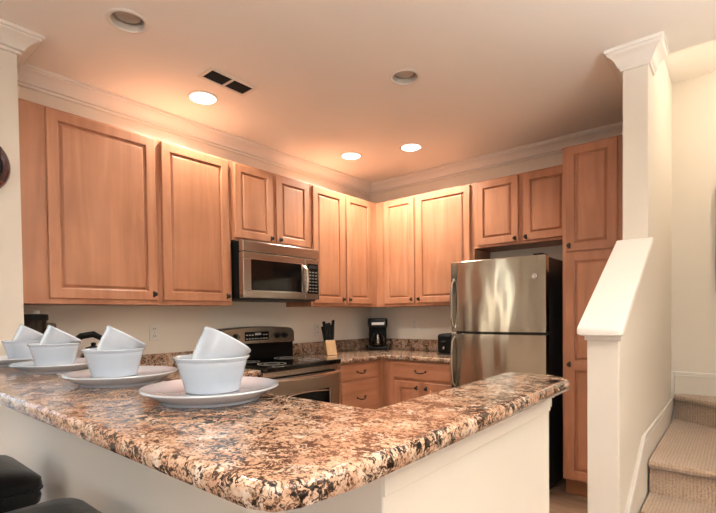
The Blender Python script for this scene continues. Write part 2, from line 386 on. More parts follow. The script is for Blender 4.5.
# skirting on the stairs
sk = [(-.045,.60), (-.045,.668), (-1.355,.668), (-1.86,.405), (-1.905,.37), (-1.905,.02), (-1.6,.02)]
struct(MB().prism(sk, 'x', XP1+.001, XP1+.013).build('baseboard_left', 'wall'))
bead = MB()
for d0, d1, tk in ((-.004, .012, .020), (-.030, -.022, .016)):
    bead.prism([(-.045,.668+d0), (-.045,.668+d1), (-1.352,.668+d1), (-1.905,.38+d1), (-1.905,.38+d0-.004), (-1.36,.668+d0-.004)], 'x', XP1+.0135, XP1+tk)
bead.prism([(-.062,.60), (-.045,.60), (-.045,.862), (-.062,.862)], 'x', XP1+.001, XP1+.016)
struct(bead.build('trim_4', 'trim', bevel=.002))
struct(MB().box(XP1+.018, 3.69, -.055, -.041, .45, .85).build('baseboard_back', 'wall', bevel=.002))
struct(MB().box(XP1+.018, 3.69, -.061, -.041, .8505, .862).box(XP1+.018, 3.69, -.060, -.0555, .832, .840).build('trim_7', 'trim', bevel=.002))
struct(MB().box(.361, .375, -7.9, DY0-.06, 0, .13).build('baseboard_left', 'trim', bevel=.003))
struct(MB().box(.40, 5.19, -7.999, -7.985, 0, .13).build('baseboard_front', 'trim', bevel=.003))
struct(MB().box(5.185, 5.199, -7.9, -1.8, 0, .13).build('baseboard_right', 'trim', bevel=.003))

# peninsula half wall and bar top
Z1 = 1.103; Z0 = 1.068
BX0, BX1 = 2.627, 2.742; BY0, BY1 = -3.484, -3.369
struct(MB().prism([(.361,BY0), (BX1,BY0), (BX1,-2.70), (BX0,-2.70), (BX0,BY1), (.361,BY1)], 'z', 0, Z0-.001).build('wall_peninsula', 'wall', bevel=.003))
struct(MB().box(BX1+.0005, BX1+.004, BY0, -2.70, Z0-.05, Z0-.002).box(BX0, BX1+.006, -2.699, -2.694, Z0-.04, Z0-.014).box(BX0, BX1+.012, -2.699, -2.688, Z0-.014, Z0-.002).build('trim_5', 'wall', bevel=.002))
struct(MB().box(.38, BX1+.012, BY0-.013, BY0-.001, 0, .11).box(BX1+.001, BX1+.013, BY0-.001, -2.70, 0, .11).build('baseboard_peninsula', 'trim', bevel=.003))
K_ = 1.038
poly = [(.362,-3.728), (2.735,-3.728), (2.768,-3.716), (2.784,-3.688), (2.796,-3.60), (2.796,-2.70), (2.765,-2.655), (2.712,-2.618), (2.594,-2.640), (2.604,-3.327), (.362,-3.327)]
poly = [(x if x < .4 else CX+(x-CX)*K_, CY+(y-CY)*K_) for x, y in poly]
tag(slab(poly, Z0, Z1, .011).build('bar_countertop', 'granite'), 'raised L-shaped granite bar top carrying the white place settings', 'countertop')

# ------------------------------------------------------------------ cabinets (local frame: width +x, front -y)
DOORP = [(0,0), (0,.016), (.0035,.0195), (.053,.0195), (.056,.017), (.059,.0070), (.0655,.0060), (.077,.0160), (.079,.0168)]
SLABP = [(0,0), (0,.014), (.002,.0155), (.010,.0165), (.014,.0195), (.02,.0195)]
def knob(parent, x, y, z):
    m = MB().lathe([(.004,0), (.0045,-.012), (.013,-.018), (.0145,-.023), (.010,-.029), (.001,-.031)], (x,y,z), 14, 'y')
    m.rings([[(x+a*s_, y-d, z+b*s_) for a, b in ((0,-.022), (.008,-.013), (.0045,0), (.008,.013), (0,.022), (-.008,.013), (-.0045,0), (-.008,-.013))] for s_, d in ((1,0), (1,.002), (.7,.0035))])
    return m.build('knob', 'bronze', parent)
def pull(parent, x, y, z, w=.10):
    p = []
    for k in range(13):
        a = k/12*PI; p.append((x-w/2*math.cos(a), y-.004-.024*math.sin(a), z-.014*math.sin(a)))
    m = MB().tube(p, [.0055 if 2 < i < 10 else .0042 for i in range(13)], 8)
    for s_ in (-1, 1):
        m.lathe([(.009,0), (.009,-.003), (.005,-.006)], (x+s_*w/2, y, z), 12, 'y')
        m.tube([(x+s_*w/2, y-.004, z), (x+s_*(w/2+.010), y-.010, z+.006), (x+s_*(w/2+.008), y-.012, z+.013)], [.0042,.0036,.002], 6)
    return m.build('pull_handle', 'bronze', parent)
def cabinet(name, label, loc, rz, width, depth, z0, z1, doors=(), drawers=(), toe=False, group=None, x0=0):
    t = thing(name, label, 'cabinet', loc, rz, group)
    MB().box(x0, width, -depth, -.001, z0, z1).build('body', 'wood', t, bevel=.0015)
    if toe: MB().box(x0+.002, width-.002, -depth+.07, -.01, .001, z0-.001).build('toe_kick', 'toe', t)
    for (a, b, c, d, side, kz) in doors:
        dr = MB().panel(a, b, c, d, -depth-.001, DOORP).build('door', 'wood', t, smooth=False)
        kx = b-.024 if side == 'r' else a+.024
        knob(dr, kx, -depth-.0205, kz)
    for (a, b, c, d, pz) in drawers:
        dr = MB().panel(a, b, c, d, -depth-.001, SLABP).build('drawer', 'woodh', t, smooth=False)
        pull(dr, (a+b)/2, -depth-.0205, pz)
    return t
T = 2.418; B0 = 1.372; ZD0, ZD1 = 1.40, 2.405; UD = .325
A = PI/2
def ca(name, label, y0, y1, doors, z0=B0, depth=UD, **k):   # wall A: local x = y - y0
    return cabinet(name, label, (.001, y0, 0), A, y1-y0, depth, z0, T, [(a-y0, b-y0, c, d, s_, kz) for a, b, c, d, s_, kz in doors], **k)
ca('wall_cabinet', 'leftmost tall maple wall cabinet beside the cream wall end', -3.320, -2.590, [(-3.200,-2.614,ZD0,ZD1,'r',1.437)])
ca('wall_cabinet', 'single door maple wall cabinet touching left side of the microwave', -2.589, -2.052, [(-2.572,-2.079,ZD0,ZD1,'r',1.437)])
ca('wall_cabinet', 'short two-door maple cabinet above the microwave', -2.051, -1.251, [(-2.024,-1.672,1.868,ZD1,'r',1.895), (-1.630,-1.276,1.868,ZD1,'l',1.895)], z0=1.848)
ca('wall_cabinet', 'two-door maple wall cabinet between microwave and room corner', -1.250, -.001, [(-1.229,-.836,ZD0,ZD1,'r',1.437), (-.794,-.424,ZD0,ZD1,'l',1.437)])
def cb(name, label, x0, x1, doors, z0=B0, z1=T, depth=UD, **k):
    return cabinet(name, label, (x0, -.001, 0), 0, x1-x0, depth, z0, z1, [(a-x0, b-x0, c, d, s_, kz) for a, b, c, d, s_, kz in doors], **k)
cb('wall_cabinet', 'two-door maple wall cabinet above the coffee maker, left of the refrigerator', .328, 1.394, [(.440,.787,ZD0,ZD1,'r',1.437), (.819,1.360,ZD0,ZD1,'l',1.437)])
cb('wall_cabinet', 'short two-door maple cabinet above the refrigerator', 1.395, 2.198, [(1.424,1.780,1.872,ZD1,'r',1.90), (1.820,2.176,1.872,ZD1,'l',1.90)], z0=1.852)
# pantry
t = cabinet('pantry_cabinet', 'tall narrow maple pantry cabinet right of the refrigerator', (2.201,-.001,0), 0, .375, .638, .125, 2.436, [(.027,.342,1.712,2.424,'l',1.752)], toe=True)
dr = MB()
# tall lower door: two raised panels in one frame
x0, x1, za, zb, zm = .027, .342, .142, 1.700, .93
dr.box(x0, x0+.053, -.659, -.639, za, zb).box(x1-.053, x1, -.659, -.639, za, zb)
for a, b in ((za, za+.053), (zm-.035, zm+.035), (zb-.053, zb)): dr.box(x0+.053, x1-.053, -.659, -.639, a, b)
PP = [(-.001,0), (-.001,.006), (.008,.0055), (.020,.0160), (.022,.0168)]
dr.panel(x0+.054, x1-.054, za+.054, zm-.036, -.6392, PP).panel(x0+.054, x1-.054, zm+.036, zb-.054, -.6392, PP)
dr = dr.build('door', 'wood', t, smooth=False); knob(dr, x0+.024, -.6595, .935)
# base cabinets
BD = .61; BT = .885
cabinet('base_cabinet', 'maple base cabinet with stacked drawers right of the range', (.001,-1.272,0), A, 1.271, BD, .105, BT,
        drawers=[(.064,.556,.738,.872,.805), (.064,.556,.430,.722,.58), (.064,.556,.125,.410,.27)], toe=True)
cabinet('base_cabinet', 'maple base cabinet under the coffee maker with one wide drawer over two doors', (.612,-.001,0), 0, .768, BD, .105, BT,
        doors=[(.140,.402,.125,.698,'r',.650), (.452,.704,.125,.698,'l',.650)], drawers=[(.128,.705,.722,.869,.796)], toe=True)
cabinet('base_cabinet', 'maple base cabinet left of the range behind the bar', (.001,-3.30,0), A, 1.245, BD, .105, BT,
        doors=[(.06,.60,.125,.698,'r',.64), (.64,1.18,.125,.698,'l',.64)], drawers=[(.06,.60,.722,.869,.796), (.64,1.18,.722,.869,.796)], toe=True)
# counters
k1 = tag(slab([(.002,-1.268), (.648,-1.268), (.648,-.648), (1.382,-.648), (1.382,-.002), (.002,-.002)], .887, .926, .011).build('countertop', 'granite'), 'corner granite countertop between the range and the refrigerator', 'countertop')
MB().box(.002, .021, -1.268, -.002, .927, 1.038).box(.022, 1.382, -.021, -.002, .927, 1.038).build('backsplash', 'granite', k1, bevel=.003)
k2 = tag(slab([(.002,-3.30), (.648,-3.30), (.648,-2.056), (.002,-2.056)], .887, .926, .011).build('countertop', 'granite'), 'short granite countertop left of the range holding the blender', 'countertop')
MB().box(.002, .021, -3.30, -2.056, .927, 1.038).build('backsplash', 'granite', k2, bevel=.003)

# ------------------------------------------------------------------ refrigerator
fx0, fx1 = 1.388, 2.118
t = thing('refrigerator', 'stainless top-freezer refrigerator with black sides', 'refrigerator', (fx0, -.03, 0)); fw = fx1-fx0
MB().box(.004, fw-.004, -.64, 0, .02, 1.690).build('body', 'mattb', t, bevel=.006)
MB().box(.02, fw-.02, -.655, -.641, .02, .10).build('kick_grille', 'black', t)
def fdoor(z0, z1, name):
    n = 17; rs = []
    def outline(ins, e=0):
        pts = []
        for k in range(n):
            u = k/(n-1); x = ins+u*(fw-2*ins); bow = .008*(1-(2*u-1)**2)
            edge = .004*max(0, abs(2*u-1)-.86)/.14
            pts.append((x, -.712-bow+edge+e))
        return pts
    front = outline(0); back = [(fw, -.642), (0, -.642)]
    pl = front+back
    for z, d in ((z0, .005), (z0+.005, 0), (z1-.005, 0), (z1, .005)):
        rs.append([(x+(d if x < fw/2 else -d), y+d, z) for x, y in pl])
    return MB().rings(rs).build(name, 'fsteel', t)
fd = fdoor(1.152, 1.700, 'freezer_door'); rd = fdoor(.11, 1.138, 'refrigerator_door')
def fhandle(p, z0, z1):
    MB().tube([(.030, -.712, z0), (.022, -.738, z0+.03), (.020, -.748, z0+(z1-z0)*.3), (.020, -.748, z0+(z1-z0)*.7), (.022, -.738, z1-.03), (.030, -.712, z1)], [.007,.0085,.0085,.0085,.0085,.007], 10).build('handle', 'steel', p)
fhandle(fd, 1.18, 1.56); fhandle(rd, .72, 1.11)
m = MB().lathe([(.021,0), (.021,-.003), (.018,-.004)], (fw-.075, -.719, 1.552), 24, 'y').build('badge', 'chrome', fd)
m2 = MB()
for sx in (-.006, .006):
    m2.tube([(fw-.075+sx+.005*math.cos(a/8*2*PI+.6), -.7240, 1.552+.008*math.sin(a/8*2*PI+.6)) for a in range(8)], .0011, 5)
m2.tube([(fw-.075+.017*math.cos(a/24*2*PI), -.7240, 1.552+.017*math.sin(a/24*2*PI)) for a in range(25)], .0009, 5)
o = m2.build('badge_lettering', 'gray', None); o.parent = fd
MB().box(fw-.09, fw-.02, -.70, -.60, 1.7005, 1.712).build('hinge_cover', 'black', t, bevel=.003)

# ------------------------------------------------------------------ microwave (local: width +x = world +y)
t = thing('microwave', 'stainless over-the-range microwave with dark window', 'microwave', (.001,-2.046,0), A); mw = .762
MB().box(.014, mw, -.4050, 0, 1.425, 1.838).build('body', 'black', t, bevel=.003)
MB().box(.001, mw-.001, -.4580, -.4060, 1.757, 1.836).build('top_panel', 'steel', t, bevel=.006)
dw = .600
door = MB()
door.box(0, dw, -.4580, -.4060, 1.705, 1.753).box(0, dw, -.4580, -.4060, 1.425, 1.478).box(0, .062, -.4580, -.4060, 1.478, 1.705).box(.565, dw, -.4580, -.4060, 1.478, 1.705)
door = door.build('door', 'steel', t, bevel=.003)
MB().box(.063, .564, -.4540, -.4100, 1.479, 1.704).build('window', 'gloss', door)
MB().box(.058, .569, -.4595, -.4585, 1.473, 1.480).box(.058, .569, -.4595, -.4585, 1.703, 1.710).box(.058, .065, -.4595, -.4585, 1.480, 1.703).box(.562, .569, -.4595, -.4585, 1.480, 1.703).build('window_border', 'chrome', door)
MB().tube([(.598, -.4580, 1.69), (.598, -.4820, 1.665), (.598, -.4920, 1.58), (.598, -.4820, 1.495), (.598, -.4580, 1.468)], [.008,.011,.012,.011,.008], 10).build('handle', 'steel', door)
MB().box(dw+.002, mw-.001, -.4580, -.4060, 1.425, 1.753).build('control_panel', 'steel', t, bevel=.003)
cp = MB().box(dw+.028, mw-.018, -.4605, -.4585, 1.472, 1.715).build('keypad', 'gloss', t)
bt = MB()
for r_ in range(7):
    for c2 in range(3): bt.box(dw+.042+.034*c2, dw+.064+.034*c2, -.4615, -.4606, 1.485+.026*r_, 1.495+.026*r_)
bt.build('key', 'keys', cp)['kind'] = 'stuff'
MB().box(dw+.040, mw-.03, -.4615, -.4606, 1.675, 1.702).build('display', 'dgray', cp)
MB().box(.02, mw-.02, -.4300, -.03, 1.412, 1.4245).build('underside_vent', 'dgray', t)

# ------------------------------------------------------------------ range
t = thing('range', 'stainless freestanding range with black glass cooktop and backguard', 'range', (.003,-2.046,0), A); rw = .762; rw0 = .004
MB().box(rw0, rw, -.62, -.002, .09, .904).build('body', 'black', t, bevel=.003)
for sx in (.05, rw-.05):
    for sy in (-.57, -.06): MB().lathe([(.018,.001), (.018,.089)], (sx, sy, 0), 12).build('foot', 'black', t)
ct = MB().box(rw0-.001, rw, -.690, -.125, .905, .943).build('cooktop', 'gloss', t, bevel=.008, segs=3)
for bx, by, br_ in ((.19,-.52,.105), (.57,-.52,.085), (.19,-.255,.080), (.57,-.255,.105)):
    MB().lathe([(br_,0.9433), (br_,0.9442), (br_-.006,0.9442), (br_-.006,0.9433)], (bx,by,0), 40, closed=True).lathe([(br_*.55,0.9433), (br_*.55,0.944), (br_*.55-.004,0.944), (br_*.55-.004,0.9433)], (bx,by,0), 40, closed=True).build('burner_ring', 'gray', ct)
# backguard with rounded upper corners
pl = [(rw0,.905), (rw,.905), (rw,1.135)]
for k in range(1, 7): a = k/6*PI/2; pl.append((rw-.06+.06*math.cos(a), 1.135+.060*math.sin(a)))
for k in range(1, 8): u = k/8; pl.append((rw-.06-(rw-.12)*u, 1.195+.014*math.sin(u*PI)))
for k in range(0, 7): a = PI/2+k/6*PI/2; pl.append((rw0+.06+.06*math.cos(a), 1.135+.060*math.sin(a)))
bgm = MB().prism(pl, 'y', -.122, -.004).build('backguard', 'dblack', t, bevel=.004)
pl2 = [(x, z) if z > 1.08 else (x, 1.068) for x, z in pl[1:]]
pl2 = [(rw0+.002,1.070), (rw-.002,1.070)]+[(min(max(x, rw0+.002), rw-.002), z-.002) for x, z in pl[2:]]
MB().prism(pl2, 'y', -.142, -.1225).build('control_panel', 'steel', t, bevel=.004)
dsp = MB().box(.235, .475, -.1435, -.1425, 1.098, 1.168).build('display', 'gloss', t)
dg = MB()
for r_ in range(2):
    for c2 in range(8):
        if r_ == 1 and 2 < c2 < 6: continue
        dg.box(.246+.028*c2, .262+.028*c2, -.1443, -.1436, 1.108+.03*r_, 1.115+.03*r_)
dg.box(.335, .395, -.1443, -.1436, 1.140, 1.156)
dg.build('keypad', 'gray', dsp)
for kx in (.075, .150, .565, .650):
    kb = MB().lathe([(.026,-.1425), (.026,-.150), (.020,-.154), (.018,-.168), (.001,-.169)], (kx,0,1.130), 20, 'y').build('knob', 'black', t)
    MB().box(kx-.003, kx+.003, -.172, -.1692, 1.115, 1.145).build('knob_grip', 'chrome', kb)
MB().box(rw0, rw, -.655, -.621, .862, .9045).build('control_rail', 'steel', t, bevel=.004)
od = MB()
od.box(rw0, rw, -.668, -.622, .724, .853).box(rw0, rw, -.668, -.622, .28, .400).box(rw0, .111, -.668, -.622, .400, .724).box(rw-.111, rw, -.668, -.622, .400, .724)
od = od.build('oven_door', 'steel', t, bevel=.003)
wp = [(.112,.401), (rw-.112,.401)]+[(rw-.112-(rw-.224)*k/10, .706+.016*math.sin(k/10*PI)) for k in range(11)]
MB().prism(wp, 'y', -.666, -.63).build('oven_window', 'gloss', od)
MB().tube([(x, -.6685, z) for x, z in wp+[wp[0]]], .0035, 6).build('window_border', 'chrome', od)
hp = [(.03,-.669,.845), (.035,-.70,.850)]+[(.04+(rw-.08)*k/10, -.705-.022*math.sin(k/10*PI), .852-.010*math.sin(k/10*PI)) for k in range(11)]+[(rw-.035,-.70,.850), (rw-.03,-.669,.845)]
MB().tube(hp, .0135, 10).build('handle', 'chrome', od)
MB().box(rw0, rw, -.664, -.622, .10, .272).build('storage_drawer', 'steel', t, bevel=.004)

# ------------------------------------------------------------------ small appliances on the counters
# coffee maker (front turned to the room)
t = thing('coffee_maker', 'black drip coffee maker standing in the counter corner', 'coffee maker', (.245,-.205,.9275), math.radians(38))
MB().box(-.085, .085, -.10, .10, 0, .035).build('base', 'black', t, bevel=.012)
MB().box(-.080, .080, .03, .10, .036, .235).build('water_tank', 'black', t, bevel=.01)
MB().rings([[(x*s_, y*s_, z) for x, y in ((-.085,-.10), (.085,-.10), (.092,.10), (-.092,.10))] for s_, z in ((.90,.226), (1,.25), (1,.315), (.95,.33))]).build('brew_head', 'black', t, bevel=.012)
MB().box(-.055, .055, -.1035, -.1005, .262, .288).build('control_strip', 'chrome', t)
cf = MB().lathe([(.045,.037), (.060,.05), (.064,.09), (.055,.135), (.040,.16), (.037,.16), (.051,.134), (.060,.09), (.056,.052), (.043,.041)], (0,-.035,0), 24, closed=True).build('carafe', 'smoke', t)
MB().lathe([(.052,.045), (.0585,.09), (.055,.10), (.001,.10)], (0,-.035,0), 24).build('coffee', 'coffee', cf)
MB().lathe([(.043,.1605), (.045,.175), (.02,.185), (.001,.186)], (0,-.035,0), 24).build('carafe_lid', 'black', cf)
MB().tube([(0,-.076,.168), (0,-.115,.16), (0,-.125,.12), (0,-.115,.08), (0,-.098,.075)], .008, 8).build('carafe_handle', 'chrome', cf)
t.scale = (1.15, 1.1, 1.0)
# toaster
t = thing('toaster', 'small black toaster beside the refrigerator', 'toaster', (1.112,-.235,.9275), math.radians(0))
MB().box(-.075, .075, -.13, .13, .012, .185).build('body', 'black', t, bevel=.025, segs=4)
MB().box(-.070, .070, -.125, .125, 0, .0115).build('base', 'dgray', t)
MB().box(-.045, -.02, -.10, .10, .1855, .188).box(.02, .045, -.10, .10, .1855, .188).build('slot', 'vent', t)
MB().box(-.02, .02, -.150, -.131, .11, .125).build('lever', 'dgray', t, bevel=.003)
MB().lathe([(.013,-.131), (.013,-.142), (.001,-.143)], (0,0,.06), 16, 'y').build('knob', 'chrome', t)
# knife block
kb_loc = Vector((.25,-.935,.9275)); kb_rz = math.radians(62)
t = thing('knife_block', 'light wooden knife block right of the range', 'knife block', tuple(kb_loc), kb_rz)
MB().prism([(-.05,0), (.055,0), (.080,.098), (.005,.135)], 'x', -.048, .048).build('block', 'lwood', t, bevel=.004)
mr_ = Matrix.Rotation(kb_rz, 4, 'Z')
tilt0 = Vector((0, .26, .95)).normalized(); side = Vector((1,0,0)); nrm = side.cross(tilt0)
ki = 0
kdesc = ['back row left', 'back row centre', 'back row right', 'front row left', 'front row centre', 'front row right']
for row in range(2):
    for c2 in range(3):
        tilt = (tilt0+side*(.10*(c2-1)+.03*row)).normalized()
        sx = -.028+.028*c2; base = Vector((sx, .058-.038*row, .111+.0185*row)); ln = (.150 if row == 0 else .165)+.014*((c2*2+row) % 3)
        kt = thing('knife', 'black handled knife in the wooden block, %s' % kdesc[ki], 'knife', tuple(kb_loc), kb_rz, 'knives in the wooden block'); ki += 1
        m = MB(); rs = []
        for f_, wd in ((0.02,.012), (.35,.015), (.7,.013), (.95,.017), (1,.013)):
            p = base+tilt*(ln*f_+.006); rs.append([tuple(p+side*a*.011+nrm*b*wd) for a, b in ((-1,-1), (1,-1), (1,1), (-1,1))])
        m.rings(rs).build('handle', 'black', kt, bevel=.003)
        MB().rings([[tuple(base+tilt*h_+side*a*.0105+nrm*b*.013) for a, b in ((-1,-1), (1,-1), (1,1), (-1,1))] for h_ in (.001,.006)]).build('bolster', 'chrome', kt)
# blender
t = thing('blender', 'glass jar blender with black lid near the cream wall end', 'blender', (.20,-3.228,.9275))
MB().lathe([(.082,0), (.085,.03), (.070,.10), (.058,.125), (.001,.125)], n=28).build('base', 'black', t)
jr = MB().lathe([(.050,.127), (.056,.16), (.068,.34), (.071,.365), (.067,.365), (.064,.34), (.052,.16), (.046,.132)], n=28, closed=True).build('jar', 'smoke', t)
for k in range(8):
    a = k/8*2*PI; MB().tube([(.054*math.cos(a), .054*math.sin(a), .15), (.069*math.cos(a), .069*math.sin(a), .34)], .003, 5).build('rib', 'glass', jr)
MB().lathe([(.074,.355), (.076,.362), (.076,.385), (.068,.39), (.001,.391)], n=28).build('lid', 'black', t)
MB().lathe([(.026,.392), (.024,.410), (.001,.412)], n=18).build('lid_cap', 'white', t)
MB().tube([(0,.070,.335), (0,.115,.33), (0,.125,.27), (0,.105,.19), (0,.060,.185)], .010, 8).build('handle', 'smoke', t)
t.scale = (.78, .78, 1.0)
# kettle
t = thing('kettle', 'steel kettle with a big black handle behind the place settings', 'kettle', (.27,-2.965,.9275), math.radians(75))
MB().lathe([(.085,0), (.092,.02), (.088,.09), (.068,.15), (.052,.175), (.001,.18)], n=28).build('body', 'steel', t)
MB().lathe([(.045,.178), (.042,.195), (.012,.205), (.014,.222), (.001,.226)], n=20).build('lid', 'black', t)
MB().tube([(.070,0,.135), (.115,0,.16), (.150,0,.205)], [.02,.015,.011], 10).build('spout', 'steel', t)
MB().tube([(.055,0,.185), (.045,0,.245), (.0,0,.272), (-.060,0,.262), (-.105,0,.225), (-.125,0,.165), (-.112,0,.09), (-.088,0,.075)], [.012,.017,.019,.019,.019,.017,.013,.010], 10).build('handle', 'black', t)

# ------------------------------------------------------------------ wall plates, clock, picture
def outlet(loc, rz, label):
    t = thing('wall_outlet', label, 'outlet', loc, rz, 'white wall outlets')
    MB().box(-.036, .036, -.007, -.001, -.058, .058).build('cover_plate', 'white', t, bevel=.0025)
    for s_ in (-1, 1):
        rc = MB().lathe([(.0165,-.0072), (.0165,-.009), (.001,-.009)], (0,0,.026*s_), 20, 'y').build('receptacle', 'white', t)
        MB().box(-.008, -.005, -.0098, -.0091, .026*s_-.004, .026*s_+.008).box(.005, .008, -.0098, -.0091, .026*s_-.004, .026*s_+.008).build('slot', 'black', rc)
    MB().lathe([(.003,-.0071), (.003,-.0085), (.001,-.009)], (0,0,0), 10, 'y').build('screw', 'chrome', t)
    return t
outlet((0,-2.472,1.186), A, 'white outlet on the left wall under the tall cabinets')
outlet((0,-.855,1.155), A, 'white outlet on the left wall behind the knife block')
outlet((.575,0,1.183), 0, 'white outlet on the back wall between coffee maker and toaster')
t = thing('wall_clock', 'round clock with dark red wooden rim on the cream wall end', 'clock', (.361,-3.512,2.037), A)
MB().lathe([(.145,0), (.149,-.012), (.142,-.028), (.130,-.034), (.116,-.026), (.110,-.016), (.001,-.016)], n=48, axis='y').build('rim', 'clockw', t)
dl = MB().lathe([(.090,-.0165), (.090,-.019), (.001,-.019)], n=40, axis='y').build('dial', 'dial', t)
MB().lathe([(.109,-.0165), (.109,-.023), (.0915,-.023), (.0915,-.0165)], n=40, axis='y', closed=True).build('inner_ring', 'black', t)
h = MB()
for k in range(12):
    a = k/12*2*PI; h.tube([(.072*math.cos(a), -.0198, .072*math.sin(a)), (.084*math.cos(a), -.0198, .084*math.sin(a))], .0015, 5)
h.build('hour_marks', 'black', dl)
MB().tube([(0,-.0215,0), (.03,-.0215,.035)], .002, 5).build('hour_hand', 'black', dl)
MB().tube([(0,-.0235,0), (-.02,-.0235,.065)], .0015, 5).build('minute_hand', 'black', dl)
t = thing('framed_picture', 'framed print with dark red scene on the stair wall', 'picture', (3.29,-.041,1.78))
MB().box(-.262, .262, -.03, -.001, -.355, -.330).box(-.262, .262, -.03, -.001, .330, .355).box(-.262, -.238, -.03, -.001, -.330, .330).box(.238, .262, -.03, -.001, -.330, .330).build('frame', 'dwood', t, bevel=.003) 
MB().box(-.237, .237, -.018, -.002, -.329, .329).build('print', 'cream', t)
MB().box(-.237, -.05, -.0195, -.0185, -.20, .02).box(.02, .2, -.0195, -.0185, -.25, -.03).build('print_red_area', 'red', t)
MB().box(-.237, .237, -.0195, -.0185, -.329, -.255).box(-.237, -.10, -.0195, -.0185, .05, .16).build('print_dark_area', 'dwood', t)

# ------------------------------------------------------------------ ceiling fixtures
def can(cx, cy, lit, label, eye=False, warm=WARM, watts=None):
    t = thing('recessed_light', label, 'ceiling light', (cx, cy, H), 0, 'recessed ceiling lights')
    MB().lathe([(CANR-.002,.0), (CANR-.002,-.003), (CANR+.004,-.007), (CANR+.016,-.005), (CANR+.019,-.0006)], n=40, closed=True).build('trim_ring', 'trim', t)
    MB().lathe([(CANR-.001,0), (CANR-.003,.035), (CANR-.012,.09), (CANR-.010,.092), (CANR+.002,.05), (CANR+.001,0)], n=40, closed=True).build('baffle', 'trim' if lit else 'baffle', t)
    if lit:
        MB().lathe([(.001,.050), (.04,.051), (CANR-.007,.054), (CANR-.007,.060), (.001,.060)], n=32).build('lamp', 'lamp', t)
    else:
        MB().lathe([(.001,.014), (.046,.016), (.056,.022), (.060,.040), (.058,.088), (.001,.088)], n=32).build('lamp', 'unlit', t)
    MB().lathe([(CANR-.008,.0925), (CANR-.008,.100), (.001,.101)], n=24).build('housing', 'dgray', t)
    if lit:
        l = bpy.data.lights.new('lamp_light', 'SPOT'); l.energy = watts or CAN_W; l.color = warm; l.spot_size = math.radians(158); l.spot_blend = .55; l.shadow_soft_size = .03
        o = bpy.data.objects.new('lamp_light', l); C.objects.link(o); o.parent = t; o.location = (0,0,.036)
    return t
can(*CANS[0], False, 'unlit recessed light nearest the upper left corner')
can(*CANS[1], True, 'lit recessed light beside the ceiling air vent')
can(*CANS[2], True, 'lit recessed light nearest the room corner, above the left wall cabinets')
can(*CANS[3], True, 'lit recessed light above the back wall cabinets and coffee maker')
can(*CANS[4], False, 'unlit recessed light in the middle of the kitchen ceiling')
for i, (x, y) in enumerate(ADDED_CANS): can(x, y, True, 'added recessed light over the dining area, out of view', watts=ADDED_CAN_W, warm=(1,.86,.70))  # unseen cans added to brighten the dining side
# added unseen bowl pendants that throw fill light onto the ceiling
def pendant(loc, label, watts):
    t = thing('fill_pendant', label, 'lamp', loc)
    MB().lathe([(.06,-.001), (.06,-.02), (.001,-.025)], n=24).build('canopy', 'bronze', t)
    for k in range(3):
        a = k/3*2*PI; MB().tube([(0,0,-.02), (.19*math.cos(a), .19*math.sin(a), -.80)], .004, 6).build('rod', 'bronze', t)
    MB().lathe([(.20,-.80), (.17,-.86), (.10,-.90), (.001,-.915), (.001,-.905), (.10,-.89), (.165,-.852), (.195,-.80)], n=40).build('lamp_shade', 'white', t)
    MB().lathe([(.001,-.83), (.05,-.84), (.06,-.865), (.04,-.885), (.001,-.888)], n=20).build('bulb', 'lamp', t)
    l = bpy.data.lights.new('pendant_fill', 'SPOT'); l.energy = watts; l.color = (1, .96, .90); l.spot_size = math.radians(165); l.spot_blend = .6; l.shadow_soft_size = .06
    o = bpy.data.objects.new('pendant_fill', l); C.objects.link(o); o.parent = t; o.location = (0,0,-.80); o.rotation_euler = (PI,0,0)
pendant((3.6,-4.85,H), 'added bowl pendant, out of view, lighting the ceiling over the dining area', 900)
pendant((4.25,-2.7,H), 'added bowl pendant, out of view, brightening the ceiling near the stairs', 430)
# stair light
t = thing('flush_ceiling_light', 'round flush ceiling light above the stairs', 'ceiling light', (3.45,-.50,HS))
MB().lathe([(.14,-.001), (.14,-.02), (.001,-.02)], n=32).build('base', 'trim', t)
MB().lathe([(.13,-.021), (.12,-.05), (.07,-.075), (.001,-.083)], n=32).build('shade', 'lamp', t)
l = bpy.data.lights.new('stair_light', 'POINT'); l.energy = 5.5; l.color = (1, .85, .66); l.shadow_soft_size = .10
o = bpy.data.objects.new('stair_light', l); C.objects.link(o); o.parent = t; o.location = (0,0,-.2)
# air vent
t = thing('air_vent', 'white two-section air vent in the ceiling', 'vent', (.761,-2.357,H), 0)
vr = MB()
VX, VY = .075, .165
vr.box(-VX, VX, -VY, -VY+.022, -.008, -.001).box(-VX, VX, VY-.022, VY, -.008, -.001).box(-VX, -VX+.02, -VY+.022, VY-.022, -.008, -.001).box(VX-.02, VX, -VY+.022, VY-.022, -.008, -.001).box(-VX+.02, VX-.02, -.008, .008, -.008, -.001)
vr.build('frame', 'trim', t, bevel=.002)
MB().box(-VX+.02, VX-.02, -VY+.022, -.009, -.002, -.001).box(-VX+.02, VX-.02, .009, VY-.022, -.002, -.001).build('duct_shade', 'vent', t)  # flat dark sheets painted as the shade behind the louvers
for k in range(7):
    x = -VX+.03+k*.015
    for y0, y1 in ((-VY+.023, -.0085), (.0085, VY-.023)):
        MB().prism([(x,-.0068), (x+.001,-.0068), (x+.006,-.0025), (x+.005,-.0025)], 'y', y0, y1).build('louver', 'dgray', t)

